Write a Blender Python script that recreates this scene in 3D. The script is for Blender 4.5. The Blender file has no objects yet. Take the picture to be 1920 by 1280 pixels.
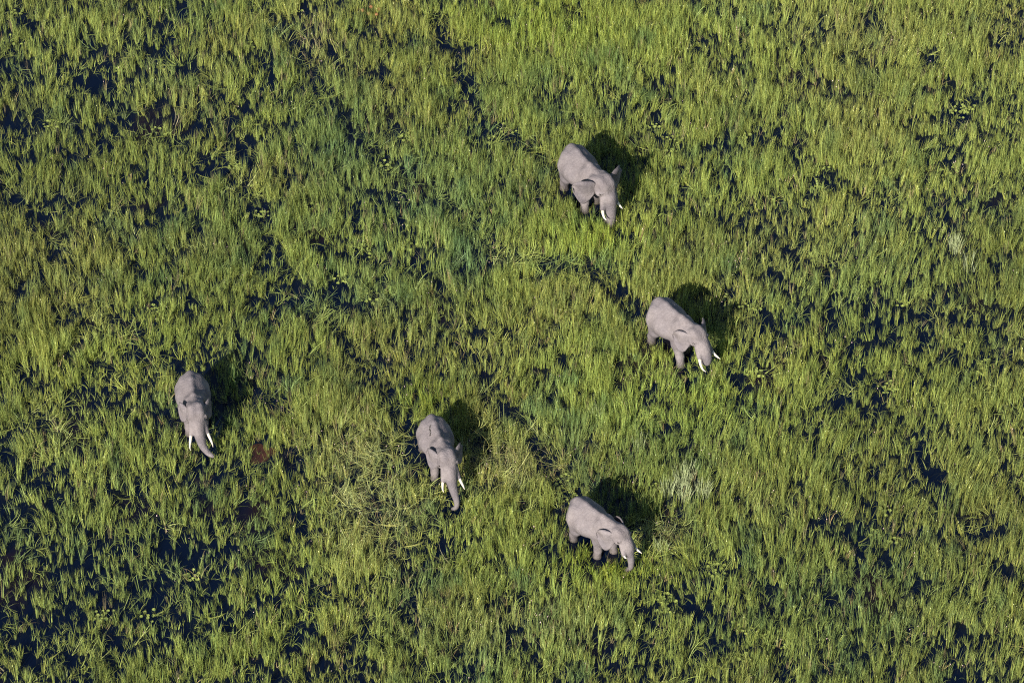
import bpy, math, random
import numpy as np
from mathutils import Vector, Matrix

random.seed(7)
rng = np.random.default_rng(7)
sc = bpy.context.scene
col = sc.collection

# ------------------------------------------------------------------ camera
ELEV = math.radians(47.0)      # how steeply the aircraft looks down
DIST = 175.0
WIDTH_M = 1920 / 37.0          # metres across the frame at the aim point
CAM = Vector((0.0, -DIST * math.cos(ELEV), DIST * math.sin(ELEV)))
cam_d = bpy.data.cameras.new('camera')
cam_d.sensor_width = 36.0
cam_d.lens = 36.0 * DIST / WIDTH_M
cam_d.clip_start = 1.0
cam_d.clip_end = 8000.0
cam = bpy.data.objects.new('camera', cam_d)
cam.location = CAM
cam.rotation_euler = (math.pi / 2 - ELEV, 0, 0)
col.objects.link(cam)
sc.camera = cam

# ------------------------------------------------------------------ sky and sun
SUN_EL = math.radians(31.0)
SHADOW_AZ = math.radians(28.5)         # shadows run away from the camera, this much to the right
sun_dir = Vector((-math.sin(SHADOW_AZ) * math.cos(SUN_EL),
                  -math.cos(SHADOW_AZ) * math.cos(SUN_EL), math.sin(SUN_EL)))
world = bpy.data.worlds.new('World')
sc.world = world
world.use_nodes = True
wn = world.node_tree
sky = wn.nodes.new('ShaderNodeTexSky')
sky.sky_type = 'NISHITA'
sky.sun_disc = False
sky.sun_elevation = SUN_EL
sky.sun_rotation = math.atan2(sun_dir.x, sun_dir.y)
sky.air_density = 1.0
sky.dust_density = 0.4
sky.ozone_density = 1.6
bg = wn.nodes['Background']
bg.inputs['Strength'].default_value = 0.06
wn.links.new(sky.outputs['Color'], bg.inputs['Color'])

sun_l = bpy.data.lights.new('sun', 'SUN')
sun_l.energy = 4.8
sun_l.angle = math.radians(0.5)
sun_l.color = (1.0, 0.92, 0.80)
sun = bpy.data.objects.new('sun', sun_l)
sun.rotation_euler = sun_dir.to_track_quat('Z', 'Y').to_euler()
sun.location = (0, 0, 60)
col.objects.link(sun)

sc.view_settings.view_transform = 'Standard'
sc.view_settings.look = 'None'
sc.view_settings.exposure = 1.2
sc.view_settings.gamma = 1.0
sc.view_settings.use_curve_mapping = False
sc.render.engine = 'CYCLES'
sc.cycles.max_bounces = 4
sc.cycles.diffuse_bounces = 2
sc.cycles.glossy_bounces = 2
sc.cycles.transmission_bounces = 2
sc.cycles.caustics_reflective = False
sc.cycles.caustics_refractive = False
sc.cycles.use_denoising = False
sc.cycles.filter_width = 1.15

# ------------------------------------------------------------------ helpers
SE, CE = math.sin(ELEV), math.cos(ELEV)
FPX = 1920 * DIST / WIDTH_M            # focal length in photo pixels


def ground(px, py, z=0.0):
    """photo pixel (1920x1280) -> metres on the level z (arrays welcome)"""
    u = (np.asarray(px, float) - 960) / FPX
    v = (640 - np.asarray(py, float)) / FPX
    dx, dy, dz = u, CE + v * SE, -SE + v * CE
    t = (z - CAM.z) / dz
    return CAM.x + t * dx, CAM.y + t * dy


def to_px(x, y, z=0.0):
    x = np.asarray(x, float) - CAM.x
    y = np.asarray(y, float) - CAM.y
    z = z - CAM.z
    d = y * CE - z * SE
    v = y * SE + z * CE
    return 960 + FPX * x / d, 640 - FPX * v / d


def tag(o, label=None, cat=None, group=None, kind=None):
    if label: o['label'] = label
    if cat: o['category'] = cat
    if group: o['group'] = group
    if kind: o['kind'] = kind
    return o


def empty(name, loc=(0, 0, 0), rz=0.0, parent=None):
    o = bpy.data.objects.new(name, None)
    o.empty_display_size = 0.5
    o.location = loc
    o.rotation_euler = (0, 0, rz)
    o.parent = parent
    col.objects.link(o)
    return o


def mesh_obj(name, verts, faces, mat, parent=None, smooth=True):
    me = bpy.data.meshes.new(name)
    me.from_pydata([tuple(map(float, v)) for v in verts], [], [tuple(map(int, f)) for f in faces])
    me.update()
    if smooth:
        me.polygons.foreach_set('use_smooth', np.ones(len(me.polygons), bool))
    if mat: me.materials.append(mat)
    o = bpy.data.objects.new(name, me)
    o.parent = parent
    col.objects.link(o)
    return o


def new_mat(name):
    m = bpy.data.materials.new(name)
    m.use_nodes = True
    return m, m.node_tree.nodes, m.node_tree.links, m.node_tree.nodes['Principled BSDF']


# smooth value noise on the ground plane
_perm = rng.random((512, 512))


def vnoise(x, y, s, seed=0):
    x = x / s + 91.7 * (seed + 1)
    y = y / s + 47.3 * (seed + 1)
    xi = np.floor(x).astype(int); yi = np.floor(y).astype(int)
    fx = x - xi; fy = y - yi
    fx = fx * fx * (3 - 2 * fx); fy = fy * fy * (3 - 2 * fy)
    g = lambda a, b: _perm[a % 512, b % 512]
    return (g(xi, yi) * (1 - fx) + g(xi + 1, yi) * fx) * (1 - fy) + (g(xi, yi + 1) * (1 - fx) + g(xi + 1, yi + 1) * fx) * fy


def fbm(x, y, s, seed=0, octv=3):
    t = 0; a = 1; n = 0
    for k in range(octv):
        t = t + a * vnoise(x, y, s / 2 ** k, seed + 13 * k); n += a; a *= .55
    return t / n


# ------------------------------------------------------------------ materials
def water_material():
    m, n, l, b = new_mat('marsh_water')
    b.inputs['Base Color'].default_value = (0.006, 0.0065, 0.010, 1)
    b.inputs['Roughness'].default_value = 0.06
    b.inputs['IOR'].default_value = 1.33
    tc = n.new('ShaderNodeTexCoord')
    nz = n.new('ShaderNodeTexNoise'); nz.inputs['Scale'].default_value = 1.3; nz.inputs['Detail'].default_value = 3
    l.new(tc.outputs['Object'], nz.inputs['Vector'])
    bp = n.new('ShaderNodeBump'); bp.inputs['Strength'].default_value = 0.05; bp.inputs['Distance'].default_value = 0.1
    l.new(nz.outputs['Fac'], bp.inputs['Height']); l.new(bp.outputs['Normal'], b.inputs['Normal'])
    # peaty brown shallows here and there
    n2 = n.new('ShaderNodeTexNoise'); n2.inputs['Scale'].default_value = 0.22; n2.inputs['Detail'].default_value = 3
    l.new(tc.outputs['Object'], n2.inputs['Vector'])
    cr = n.new('ShaderNodeValToRGB')
    cr.color_ramp.elements[0].position = .58; cr.color_ramp.elements[0].color = (.001, .003, .011, 1)
    cr.color_ramp.elements[1].position = .75; cr.color_ramp.elements[1].color = (.010, .005, .006, 1)
    l.new(n2.outputs['Fac'], cr.inputs['Fac']); l.new(cr.outputs['Color'], b.inputs['Base Color'])
    return m


def blade_material(name, transl=0.22, rough=0.5, spec=0.3):
    m, n, l, b = new_mat(name)
    ti = n.new('ShaderNodeAttribute'); ti.attribute_type = 'INSTANCER'; ti.attribute_name = 'tint'
    bv = n.new('ShaderNodeAttribute'); bv.attribute_type = 'GEOMETRY'; bv.attribute_name = 'blade'
    mx = n.new('ShaderNodeMix'); mx.data_type = 'RGBA'; mx.blend_type = 'MULTIPLY'; mx.inputs[0].default_value = 1
    l.new(ti.outputs['Color'], mx.inputs[6]); l.new(bv.outputs['Color'], mx.inputs[7])
    l.new(mx.outputs[2], b.inputs['Base Color'])
    b.inputs['Roughness'].default_value = rough
    b.inputs['Specular IOR Level'].default_value = spec
    tr = n.new('ShaderNodeBsdfTranslucent')
    l.new(mx.outputs[2], tr.inputs['Color'])
    ms = n.new('ShaderNodeMixShader'); ms.inputs[0].default_value = transl
    l.new(b.outputs[0], ms.inputs[1]); l.new(tr.outputs[0], ms.inputs[2])
    l.new(ms.outputs[0], n['Material Output'].inputs['Surface'])
    return m


def skin_material(name, base, wet_z):
    """dry grey hide with mottling and wrinkles; wet and dark where the legs have been in the water"""
    m, n, l, b = new_mat(name)
    tc = n.new('ShaderNodeTexCoord')
    n1 = n.new('ShaderNodeTexNoise'); n1.inputs['Scale'].default_value = 1.6; n1.inputs['Detail'].default_value = 6
    n1.inputs['Roughness'].default_value = .65
    l.new(tc.outputs['Object'], n1.inputs['Vector'])
    cr = n.new('ShaderNodeValToRGB')
    e = cr.color_ramp.elements
    e[0].position = .34; e[0].color = (base[0] * .76, base[1] * .74, base[2] * .74, 1)
    e[1].position = .62; e[1].color = (base[0] * 1.12, base[1] * 1.11, base[2] * 1.10, 1)
    l.new(n1.outputs['Fac'], cr.inputs['Fac'])
    n2 = n.new('ShaderNodeTexNoise'); n2.inputs['Scale'].default_value = 14; n2.inputs['Detail'].default_value = 4
    l.new(tc.outputs['Object'], n2.inputs['Vector'])
    mp = n.new('ShaderNodeMapRange'); mp.inputs[1].default_value = .3; mp.inputs[2].default_value = .7
    mp.inputs[3].default_value = .95; mp.inputs[4].default_value = 1.04
    l.new(n2.outputs['Fac'], mp.inputs[0])
    mu = n.new('ShaderNodeMix'); mu.data_type = 'RGBA'; mu.blend_type = 'MULTIPLY'; mu.inputs[0].default_value = 1
    l.new(cr.outputs['Color'], mu.inputs[6]); l.new(mp.outputs[0], mu.inputs[7])
    vo = n.new('ShaderNodeTexVoronoi'); vo.feature = 'DISTANCE_TO_EDGE'; vo.inputs['Scale'].default_value = 7.5
    wv = n.new('ShaderNodeTexNoise'); wv.inputs['Scale'].default_value = 3.0
    l.new(tc.outputs['Object'], wv.inputs['Vector'])
    wa_ = n.new('ShaderNodeMix'); wa_.data_type = 'VECTOR'; wa_.inputs[0].default_value = .25
    l.new(tc.outputs['Object'], wa_.inputs[4]); l.new(wv.outputs['Color'], wa_.inputs[5])
    l.new(wa_.outputs[1], vo.inputs['Vector'])
    vm = n.new('ShaderNodeMapRange'); vm.inputs[2].default_value = .16
    l.new(vo.outputs['Distance'], vm.inputs[0])
    vc = n.new('ShaderNodeMapRange'); vc.inputs[3].default_value = .94; vc.inputs[4].default_value = 1.01
    l.new(vm.outputs[0], vc.inputs[0])
    m3 = n.new('ShaderNodeMix'); m3.data_type = 'RGBA'; m3.blend_type = 'MULTIPLY'; m3.inputs[0].default_value = 1
    l.new(mu.outputs[2], m3.inputs[6]); l.new(vc.outputs[0], m3.inputs[7])
    n4 = n.new('ShaderNodeTexNoise'); n4.inputs['Scale'].default_value = .9; n4.inputs['Detail'].default_value = 3
    l.new(tc.outputs['Object'], n4.inputs['Vector'])
    c4 = n.new('ShaderNodeValToRGB')                     # reddish dust here, washed darker hide there
    c4.color_ramp.elements[0].position = .36; c4.color_ramp.elements[0].color = (.74, .73, .76, 1)
    c4.color_ramp.elements[1].position = .62; c4.color_ramp.elements[1].color = (1.08, 1.05, 1.02, 1)
    l.new(n4.outputs['Fac'], c4.inputs['Fac'])
    mu = n.new('ShaderNodeMix'); mu.data_type = 'RGBA'; mu.blend_type = 'MULTIPLY'; mu.inputs[0].default_value = 1
    l.new(m3.outputs[2], mu.inputs[6]); l.new(c4.outputs[0], mu.inputs[7])
    # wet band
    sp = n.new('ShaderNodeSeparateXYZ'); l.new(tc.outputs['Object'], sp.inputs[0])
    ad = n.new('ShaderNodeMath'); ad.operation = 'MULTIPLY_ADD'; ad.inputs[1].default_value = .55
    l.new(n1.outputs['Fac'], ad.inputs[0]); l.new(sp.outputs['Z'], ad.inputs[2])
    w = n.new('ShaderNodeMapRange'); w.inputs[1].default_value = wet_z - .10; w.inputs[2].default_value = wet_z + .34
    l.new(ad.outputs[0], w.inputs[0])
    wm = n.new('ShaderNodeMix'); wm.data_type = 'RGBA'
    wm.inputs[6].default_value = (.062, .054, .048, 1)
    l.new(w.outputs[0], wm.inputs[0]); l.new(mu.outputs[2], wm.inputs[7])
    l.new(wm.outputs[2], b.inputs['Base Color'])
    rm = n.new('ShaderNodeMapRange'); rm.inputs[3].default_value = .35; rm.inputs[4].default_value = .85
    l.new(w.outputs[0], rm.inputs[0]); l.new(rm.outputs[0], b.inputs['Roughness'])
    b.inputs['Specular IOR Level'].default_value = .25
    # wrinkles
    b1 = n.new('ShaderNodeBump'); b1.inputs['Strength'].default_value = .4; b1.inputs['Distance'].default_value = .025
    l.new(vm.outputs[0], b1.inputs['Height'])
    n3 = n.new('ShaderNodeTexNoise'); n3.inputs['Scale'].default_value = 5; n3.inputs['Detail'].default_value = 7
    l.new(tc.outputs['Object'], n3.inputs['Vector'])
    b2 = n.new('ShaderNodeBump'); b2.inputs['Strength'].default_value = .22; b2.inputs['Distance'].default_value = .03
    l.new(n3.outputs['Fac'], b2.inputs['Height']); l.new(b1.outputs['Normal'], b2.inputs['Normal'])
    l.new(b2.outputs['Normal'], b.inputs['Normal'])
    return m


def plain_mat(name, c, rough=.6, var=.15, scale=8, spec=.4):
    m, n, l, b = new_mat(name)
    tc = n.new('ShaderNodeTexCoord')
    nz = n.new('ShaderNodeTexNoise'); nz.inputs['Scale'].default_value = scale; nz.inputs['Detail'].default_value = 4
    l.new(tc.outputs['Object'], nz.inputs['Vector'])
    cr = n.new('ShaderNodeValToRGB')
    cr.color_ramp.elements[0].position = .3; cr.color_ramp.elements[1].position = .7
    cr.color_ramp.elements[0].color = tuple(v * (1 - var) for v in c) + (1,)
    cr.color_ramp.elements[1].color = tuple(min(1, v * (1 + var)) for v in c) + (1,)
    l.new(nz.outputs['Fac'], cr.inputs['Fac']); l.new(cr.outputs['Color'], b.inputs['Base Color'])
    b.inputs['Roughness'].default_value = rough
    b.inputs['Specular IOR Level'].default_value = spec
    return m


M_WATER = water_material()
M_BED = plain_mat('marsh_mud', (.05, .035, .022), .9, .3, 2)
M_GRASS = blade_material('green_grass')
M_LAID = blade_material('laid_grass', .25, .5, .35)
M_DRY = blade_material('dry_grass', .25, .7, .2)
M_IVORY = plain_mat('ivory', (.50, .46, .38), .35, .10, 6, .5)
M_EYE = plain_mat('eye', (.015, .010, .008), .15, .1, 6, .6)
M_TAIL = plain_mat('tail_hair', (.03, .028, .026), .7, .2)
M_PAD = plain_mat('lily_pad', (.21, .25, .06), .45, .35, 3, .5)
M_DUNG = plain_mat('dung', (.24, .12, .055), .95, .35, 14, .1)
M_SCAR = plain_mat('scar', (.02, .017, .016), .8, .3)
M_PETAL = plain_mat('petal', (.75, .74, .72), .6, .05)

# ------------------------------------------------------------------ water and bed
WATER_DEPTH = 0.30


def sheet(name, z, half, mat):
    o = mesh_obj(name, [(-half, -half, z), (half, -half, z), (half, half, z), (-half, half, z)], [(0, 1, 2, 3)], mat, smooth=False)
    return tag(o, kind='structure')


sheet('marsh_bed', -WATER_DEPTH, 2500, M_BED)
sheet('water', 0.0, 2500, M_WATER)

# ------------------------------------------------------------------ elephants
def smin(a, b, k):
    h = np.maximum(k - np.abs(a - b), 0) / k
    return np.minimum(a, b) - h * h * k * .25


def smax(a, b, k):
    return -smin(-a, -b, k)


def d_ell(P, c, r, R=None):
    q = P - np.asarray(c, np.float32)
    if R is not None: q = q @ np.asarray(R, np.float32)
    r = np.asarray(r, np.float32)
    k0 = np.linalg.norm(q / r, axis=1)
    k1 = np.linalg.norm(q / (r * r), axis=1) + 1e-6
    return k0 * (k0 - 1) / k1


def d_cone(P, a, b, ra, rb):
    a = np.asarray(a, np.float32); b = np.asarray(b, np.float32)
    ba = b - a
    q = P - a
    t = np.clip((q @ ba) / max(float(ba @ ba), 1e-9), 0, 1)
    return np.linalg.norm(q - t[:, None] * ba, axis=1) - (ra + (rb - ra) * t)


def d_chain(P, pts, k=.06):
    d = None
    for (a, ra), (b, rb) in zip(pts[:-1], pts[1:]):
        e = d_cone(P, a, b, ra, rb)
        d = e if d is None else smin(d, e, k)
    return d


def smooth_curve(pts, n):
    """Catmull-Rom through pts (any dimension)"""
    p = np.asarray(pts, float)
    p = np.vstack([2 * p[0] - p[1], p, 2 * p[-1] - p[-2]])
    out = []
    m = len(p) - 3
    for s in np.linspace(0, m, n):
        i = min(int(s), m - 1); t = s - i
        a, b, c, d = p[i:i + 4]
        out.append(.5 * (2 * b + (c - a) * t + (2 * a - 5 * b + 4 * c - d) * t * t + (-a + 3 * b - 3 * c + d) * t ** 3))
    return np.array(out)


def surface_nets(F, org, h):
    nx, ny, nz = F.shape
    S = F < 0
    acc = np.zeros((nx - 1, ny - 1, nz - 1, 3), np.float32)
    cnt = np.zeros((nx - 1, ny - 1, nz - 1), np.float32)
    edges = []
    for ax in range(3):
        A = [slice(None)] * 3; B = [slice(None)] * 3
        A[ax] = slice(None, -1); B[ax] = slice(1, None)
        f0, f1 = F[tuple(A)], F[tuple(B)]
        ii = np.argwhere(S[tuple(A)] != S[tuple(B)])
        a = f0[tuple(ii.T)]; b = f1[tuple(ii.T)]
        pos = ii.astype(np.float32)
        pos[:, ax] += a / (a - b)
        o1, o2 = [k for k in range(3) if k != ax]
        for da in (0, -1):
            for db in (0, -1):
                c = ii.copy(); c[:, o1] += da; c[:, o2] += db
                ok = ((c >= 0) & (c < np.array(cnt.shape))).all(1)
                np.add.at(acc, tuple(c[ok].T), pos[ok]); np.add.at(cnt, tuple(c[ok].T), 1)
        edges.append((ax, o1, o2, ii, a < 0))
    act = cnt > 0
    idx = np.full(cnt.shape, -1, int)
    idx[act] = np.arange(act.sum())
    V = acc[act] / cnt[act][:, None] * h + org
    quads = []
    for ax, o1, o2, ii, neg in edges:
        ok = (ii[:, o1] > 0) & (ii[:, o2] > 0) & (ii[:, o1] < cnt.shape[o1]) & (ii[:, o2] < cnt.shape[o2])
        ii = ii[ok]; neg = neg[ok]
        q = []
        for da, db in ((-1, -1), (0, -1), (0, 0), (-1, 0)):
            c = ii.copy(); c[:, o1] += da; c[:, o2] += db
            q.append(idx[tuple(c.T)])
        q = np.stack(q, 1)
        flip = neg if ax != 1 else ~neg
        q[~flip] = q[~flip][:, ::-1]
        quads.append(q)
    return V, np.vstack(quads)


def rot(yaw=0, pitch=0, roll=0):
    """head-local -> elephant-local; pitch > 0 lowers the face"""
    return np.array(Matrix.Rotation(yaw, 3, 'Z') @ Matrix.Rotation(pitch, 3, 'Y') @ Matrix.Rotation(roll, 3, 'X'))


def make_elephant(label, px, py, heading, size, pose, skin):
    """heading: degrees from 'towards the camera', positive to the right.
    px, py: photo pixel of the top of the rump."""
    hd = math.radians(heading)
    f = np.array([math.sin(hd), -math.cos(hd)])
    zr = 2.80 * size - WATER_DEPTH
    gx, gy = ground(px, py, zr)
    base = np.array([gx, gy]) + f * 1.15 * size * pose.get('length', .95)
    root = empty('elephant', (base[0], base[1], -WATER_DEPTH), math.atan2(f[1], f[0]))
    root.scale = (size,) * 3
    tag(root, label, 'elephant', 'elephants wading through the marsh')

    hy, hp = math.radians(pose.get('yaw', 0)), math.radians(pose.get('pitch', 0))
    R = rot(hy, hp, math.radians(pose.get('roll', 0)))
    HO = np.array(pose.get('head', (1.78, 0, 2.62)), float)        # skull centre
    stance = pose.get('stance', {})
    fl, fr, bl, br = (stance.get(k, 0.) for k in ('fl', 'fr', 'bl', 'br'))
    trunk_pts = [(.46, 0, -.30, .30), (.56, 0, -.62, .27)] + pose['trunk']

    lx = pose.get('length', .95)
    hs = pose.get('head_size', 1.0)
    H = lambda p: R @ (np.asarray(p, float) * hs) + HO
    tr = smooth_curve(trunk_pts, 15)
    trunk = [(H(p[:3]), max(float(p[3]) * hs, .055)) for p in tr]

    def sdf(P):
        d = d_ell(P, (-.26 * lx, 0, 1.90), (1.06 * lx, .88, .78))
        d = smin(d, d_ell(P, (-.82 * lx, 0, 2.02), (.54, .66, .70)), .32)
        d = smin(d, d_ell(P, (.70 * lx, 0, 2.05), (.66, .52, .78)), .36)
        d = smin(d, d_ell(P, (-.40 * lx, 0, 2.36), (.95 * lx, .46, .42)), .30)
        # spine ridge, hip bones and shoulder blades
        sp = [((-1.30 * lx, 0, 2.34), .11), ((-1.08 * lx, 0, 2.70), .085), ((-.55 * lx, 0, 2.84), .06), ((.10 * lx, 0, 2.80), .06),
              ((.62 * lx, 0, 2.86), .09), ((1.02 * lx, 0, 2.82), .12), ((1.22, HO[1] * .3, 2.76), .14)]
        d = smin(d, d_chain(P, sp, .12), .26)
        for s, ff, bb in ((1, fl, bl), (-1, fr, br)):
            d = smin(d, d_ell(P, (-.88 * lx, s * .40, 2.32), (.26, .17, .30)), .20)
            d = smin(d, d_ell(P, (.74 * lx, s * .32, 2.36), (.22, .14, .40)), .18)
            front = [((.78 * lx, s * .34, 2.0), .32), ((.74 * lx + .25 * ff, s * .38, 1.45), .27), ((.80 * lx + .75 * ff, s * .39, .80), .195),
                     ((.78 * lx + ff, s * .40, .30), .20), ((.80 * lx + ff, s * .40, .13), .225)]
            hind = [((-.80 * lx, s * .40, 1.85), .44), ((-.66 * lx + .3 * bb, s * .44, 1.25), .33), ((-.84 * lx + .75 * bb, s * .44, .70), .205),
                    ((-.84 * lx + bb, s * .44, .30), .20), ((-.80 * lx + bb, s * .44, .13), .225)]
            d = smin(d, d_chain(P, front, .10), .16)
            d = smin(d, d_chain(P, hind, .12), .18)
        # neck
        d = smin(d, d_cone(P, (.75 * lx, 0, 2.30), H((-.10, 0, .0)), .47, .42), .24)
        d = smin(d, d_cone(P, (1.10 * lx, 0, 2.72), H((-.20, 0, .30)), .14, .15), .16)
        # head
        E = lambda c, r: d_ell(P, H(c), np.asarray(r) * hs, R)
        K = lambda p, q, r1, r2: d_cone(P, H(p), H(q), r1 * hs, r2 * hs)
        hd_ = E((0, 0, .04), (.42, .43, .44))
        for s in (1, -1):
            hd_ = smin(hd_, E((-.04, s * .17, .30), (.25, .21, .21)), .10)
            hd_ = smin(hd_, K((.18, s * .14, .16), (.42, s * .08, -.36), .25, .24), .10)
        hd_ = smin(hd_, K((.02, 0, -.36), (.34, 0, -.70), .29, .13), .14)
        for s in (1, -1):
            hd_ = smin(hd_, E((.15, s * .40, -.10), (.20, .12, .15)), .10)     # cheek bone
            hd_ = smin(hd_, E((.27, s * .37, .03), (.13, .08, .06)), .06)      # brow
            hd_ = smax(hd_, -E((.10, s * .53, .15), (.20, .12, .15)), .08)     # temple hollow
            hd_ = smin(hd_, K((.38, s * .24, -.34), (.55, s * .36, -.80), .19, .12), .09)   # tusk sheath
        for s in (1, -1):
            d = smin(d, E((-.30, s * .26, .04), (.30, .20, .30)), .16)          # neck muscle behind the ear root
        d = smin(d, hd_, .10)
        d = smin(d, d_chain(P, trunk, .07), .08)
        return d

    h = .045
    pts = np.array([t[0] for t in trunk])
    lo = np.minimum(np.array([-1.8, -1.1, -.15]), pts.min(0) - .3)
    hi = np.maximum(np.array([2.5, 1.1, 3.35]), pts.max(0) + .3)
    hi[0] = max(hi[0], HO[0] + .8)
    hi[2] = max(hi[2], HO[2] + .75)
    n = np.ceil((hi - lo) / h).astype(int) + 1
    ax = [(lo[k] + h * np.arange(n[k])).astype(np.float32) for k in range(3)]
    # coarse pass picks the band around the surface, fine pass fills it
    st = 4
    cg = np.stack(np.meshgrid(*[a[::st] for a in ax], indexing='ij'), -1).reshape(-1, 3)
    cF = sdf(cg).reshape([len(a[::st]) for a in ax])
    F = np.repeat(np.repeat(np.repeat(cF, st, 0), st, 1), st, 2)[:n[0], :n[1], :n[2]].copy()
    near = np.abs(F) < h * st * 2.6
    ii = np.argwhere(near)
    P = np.stack([ax[k][ii[:, k]] for k in range(3)], 1)
    F[near] = sdf(P)
    V, Q = surface_nets(F, lo.astype(np.float32), h)
    for _ in range(2):                                   # pull the vertices onto the surface
        e = .01
        d0 = sdf(V)
        g = np.stack([sdf(V + np.eye(3, dtype=np.float32)[k] * e) - d0 for k in range(3)], 1) / e
        g2 = np.maximum((g * g).sum(1), .25)
        V = V - (np.clip(d0 / g2, -.03, .03))[:, None] * g
    mesh_obj('body', V, Q, skin, root)

    if 'scratch' in pose:                                # a dark scar line that follows the hide
        cv = smooth_curve(pose['scratch'], 26)
        C = np.c_[cv[:, 0], cv[:, 1], np.full(len(cv), 2.9)].astype(np.float32)
        for _ in range(30): C[:, 2] -= sdf(C) * .9
        wd = .024 * (1 + .6 * np.sin(np.arange(26) * 1.7)) + .004
        tg = np.gradient(C, axis=0); sd = np.cross(tg, (0, 0, 1)); sd /= np.linalg.norm(sd, axis=1)[:, None]
        A_, B_ = (C + sd * wd[:, None]).astype(np.float32), (C - sd * wd[:, None]).astype(np.float32)
        for X in (A_, B_):
            for _ in range(8): X[:, 2] -= (sdf(X) - .006) * .9
        mesh_obj('scratch', np.vstack([A_, B_]), [(i, i + 1, 27 + i, 26 + i) for i in range(25) if i % 9 != 7], M_SCAR, root)

    # ears: thick, cupped sheets hinged on the side of the head
    U = np.array([0, .10, .25, .45, .65, .80, .90, .96, 1.0])
    T = np.array([.24, .34, .41, .43, .38, .27, .15, .04, -.14])
    Bm = np.array([-.34, -.52, -.78, -.92, -.78, -.56, -.40, -.30, -.12])
    for s, fk in ((1, 'ear_left'), (-1, 'ear_right')):
        flare, lift = pose.get(fk, (35, 0))
        es = pose.get('ear_size', 1.0)
        ph = math.radians(flare)
        nu, nv = 16, 18
        front = np.zeros((nu, nv, 3)); nrm = np.array([math.sin(ph), s * math.cos(ph), 0])
        dd = np.array([-math.cos(ph), s * math.sin(ph), 0])
        for i in range(nu):
            u = i / (nu - 1)
            u = 1 - (1 - u) ** 1.35
            t, b = np.interp(u, U, T), np.interp(u, U, Bm)
            for j in range(nv):
                v = j / (nv - 1)
                w = t + (b - t) * v
                off = .13 * math.sin(math.pi * min(u * 1.05, 1)) - pose.get('bend', .10) * u * u
                off += .06 * u * math.sin(v * 7.5 + u * 3 + s) * (.4 + .6 * v)
                off += .16 * max(0, v - .6) ** 2 / .16 * u                    # lower lobe swings forward
                if v < .16:                                                    # top rim rolls back
                    k = (1 - v / .16) ** 2
                    q_ = min(1, u * 3) * (1 - u ** 3)
                    off -= .12 * k * q_; w -= .04 * k * q_
                front[i, j] = np.array([-.10 + .05 * v, s * (.37 - .02 * v), 0]) + es * (dd * u + nrm * off) + np.array([0, 0, w * es + lift * u])
        th = .022
        g1 = np.gradient(front, axis=0); g2 = np.gradient(front, axis=1)
        N = np.cross(g1, g2); N /= np.linalg.norm(N, axis=2, keepdims=True) + 1e-9
        edge = np.ones((nu, nv, 1))
        edge[-1] = .5; edge[:, 0] = .5; edge[:, -1] = .5
        a = (front + N * th * edge).reshape(-1, 3); c = (front - N * th * edge).reshape(-1, 3)
        vv = np.vstack([a, c]); m = nu * nv
        fs = []
        id_ = lambda i, j: i * nv + j
        for i in range(nu - 1):
            for j in range(nv - 1):
                q = (id_(i, j), id_(i + 1, j), id_(i + 1, j + 1), id_(i, j + 1))
                fs.append(q); fs.append(tuple(m + k for k in q[::-1]))
        ring = [id_(i, 0) for i in range(nu)] + [id_(nu - 1, j) for j in range(1, nv)] + \
               [id_(i, nv - 1) for i in range(nu - 2, -1, -1)] + [id_(0, j) for j in range(nv - 2, 0, -1)]
        for p, q in zip(ring, ring[1:] + ring[:1]):
            fs.append((q, p, m + p, m + q))
        vv = (vv * hs) @ R.T + HO
        mesh_obj('ear', vv, fs, skin, root)

    # tusks
    for s, key in ((1, 'tusk_left'), (-1, 'tusk_right')):
        tl = pose.get(key, 1.0)
        c = np.array([(.50, .34, -.62), (.62, .41, -.90), (.78, .48, -1.10), (.99, .53, -1.21), (1.20, .53, -1.22)])
        c[:, 1] *= s
        c = c[0] + (c - c[0]) * tl
        cc = smooth_curve(c, 14)
        vs, fs = [], []
        ns = 10
        for i, p in enumerate(cc):
            t = i / 13
            r = .068 * (1 - t ** 2.2) + .008
            tg = cc[min(i + 1, 13)] - cc[max(i - 1, 0)]; tg /= np.linalg.norm(tg)
            x = np.cross(tg, (0, 1, .1)); x /= np.linalg.norm(x); y = np.cross(tg, x)
            for k in range(ns):
                an = 2 * math.pi * k / ns
                vs.append(p + r * (math.cos(an) * x + math.sin(an) * y))
        for i in range(13):
            for k in range(ns):
                k2 = (k + 1) % ns
                fs.append((i * ns + k, i * ns + k2, (i + 1) * ns + k2, (i + 1) * ns + k))
        vs.append(cc[-1]); fs += [(13 * ns + k, 13 * ns + (k + 1) % ns, len(vs) - 1) for k in range(ns)]
        mesh_obj('tusk', (np.array(vs) * hs) @ R.T + HO, fs, M_IVORY, root)

    # eyes
    for s in (1, -1):
        ec = H((.30, s * .75, -.03)).astype(np.float32)[None]
        sdv = (R @ np.array([0, -s, 0.])).astype(np.float32)
        for _ in range(40): ec = ec + sdv * float(sdf(ec)[0]) * .8
        vs, fs = [], []
        for i in range(7):
            for k in range(10):
                th, an = math.pi * i / 6, 2 * math.pi * k / 10
                vs.append((.060 * math.sin(th) * math.cos(an), .04 * math.cos(th), .045 * math.sin(th) * math.sin(an)))
        for i in range(6):
            for k in range(10):
                fs.append((i * 10 + k, i * 10 + (k + 1) % 10, (i + 1) * 10 + (k + 1) % 10, (i + 1) * 10 + k))
        mesh_obj('eye', np.array(vs) @ R.T + ec[0], fs, M_EYE, root)

    # tail
    sw = pose.get('tail', .1)
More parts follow.
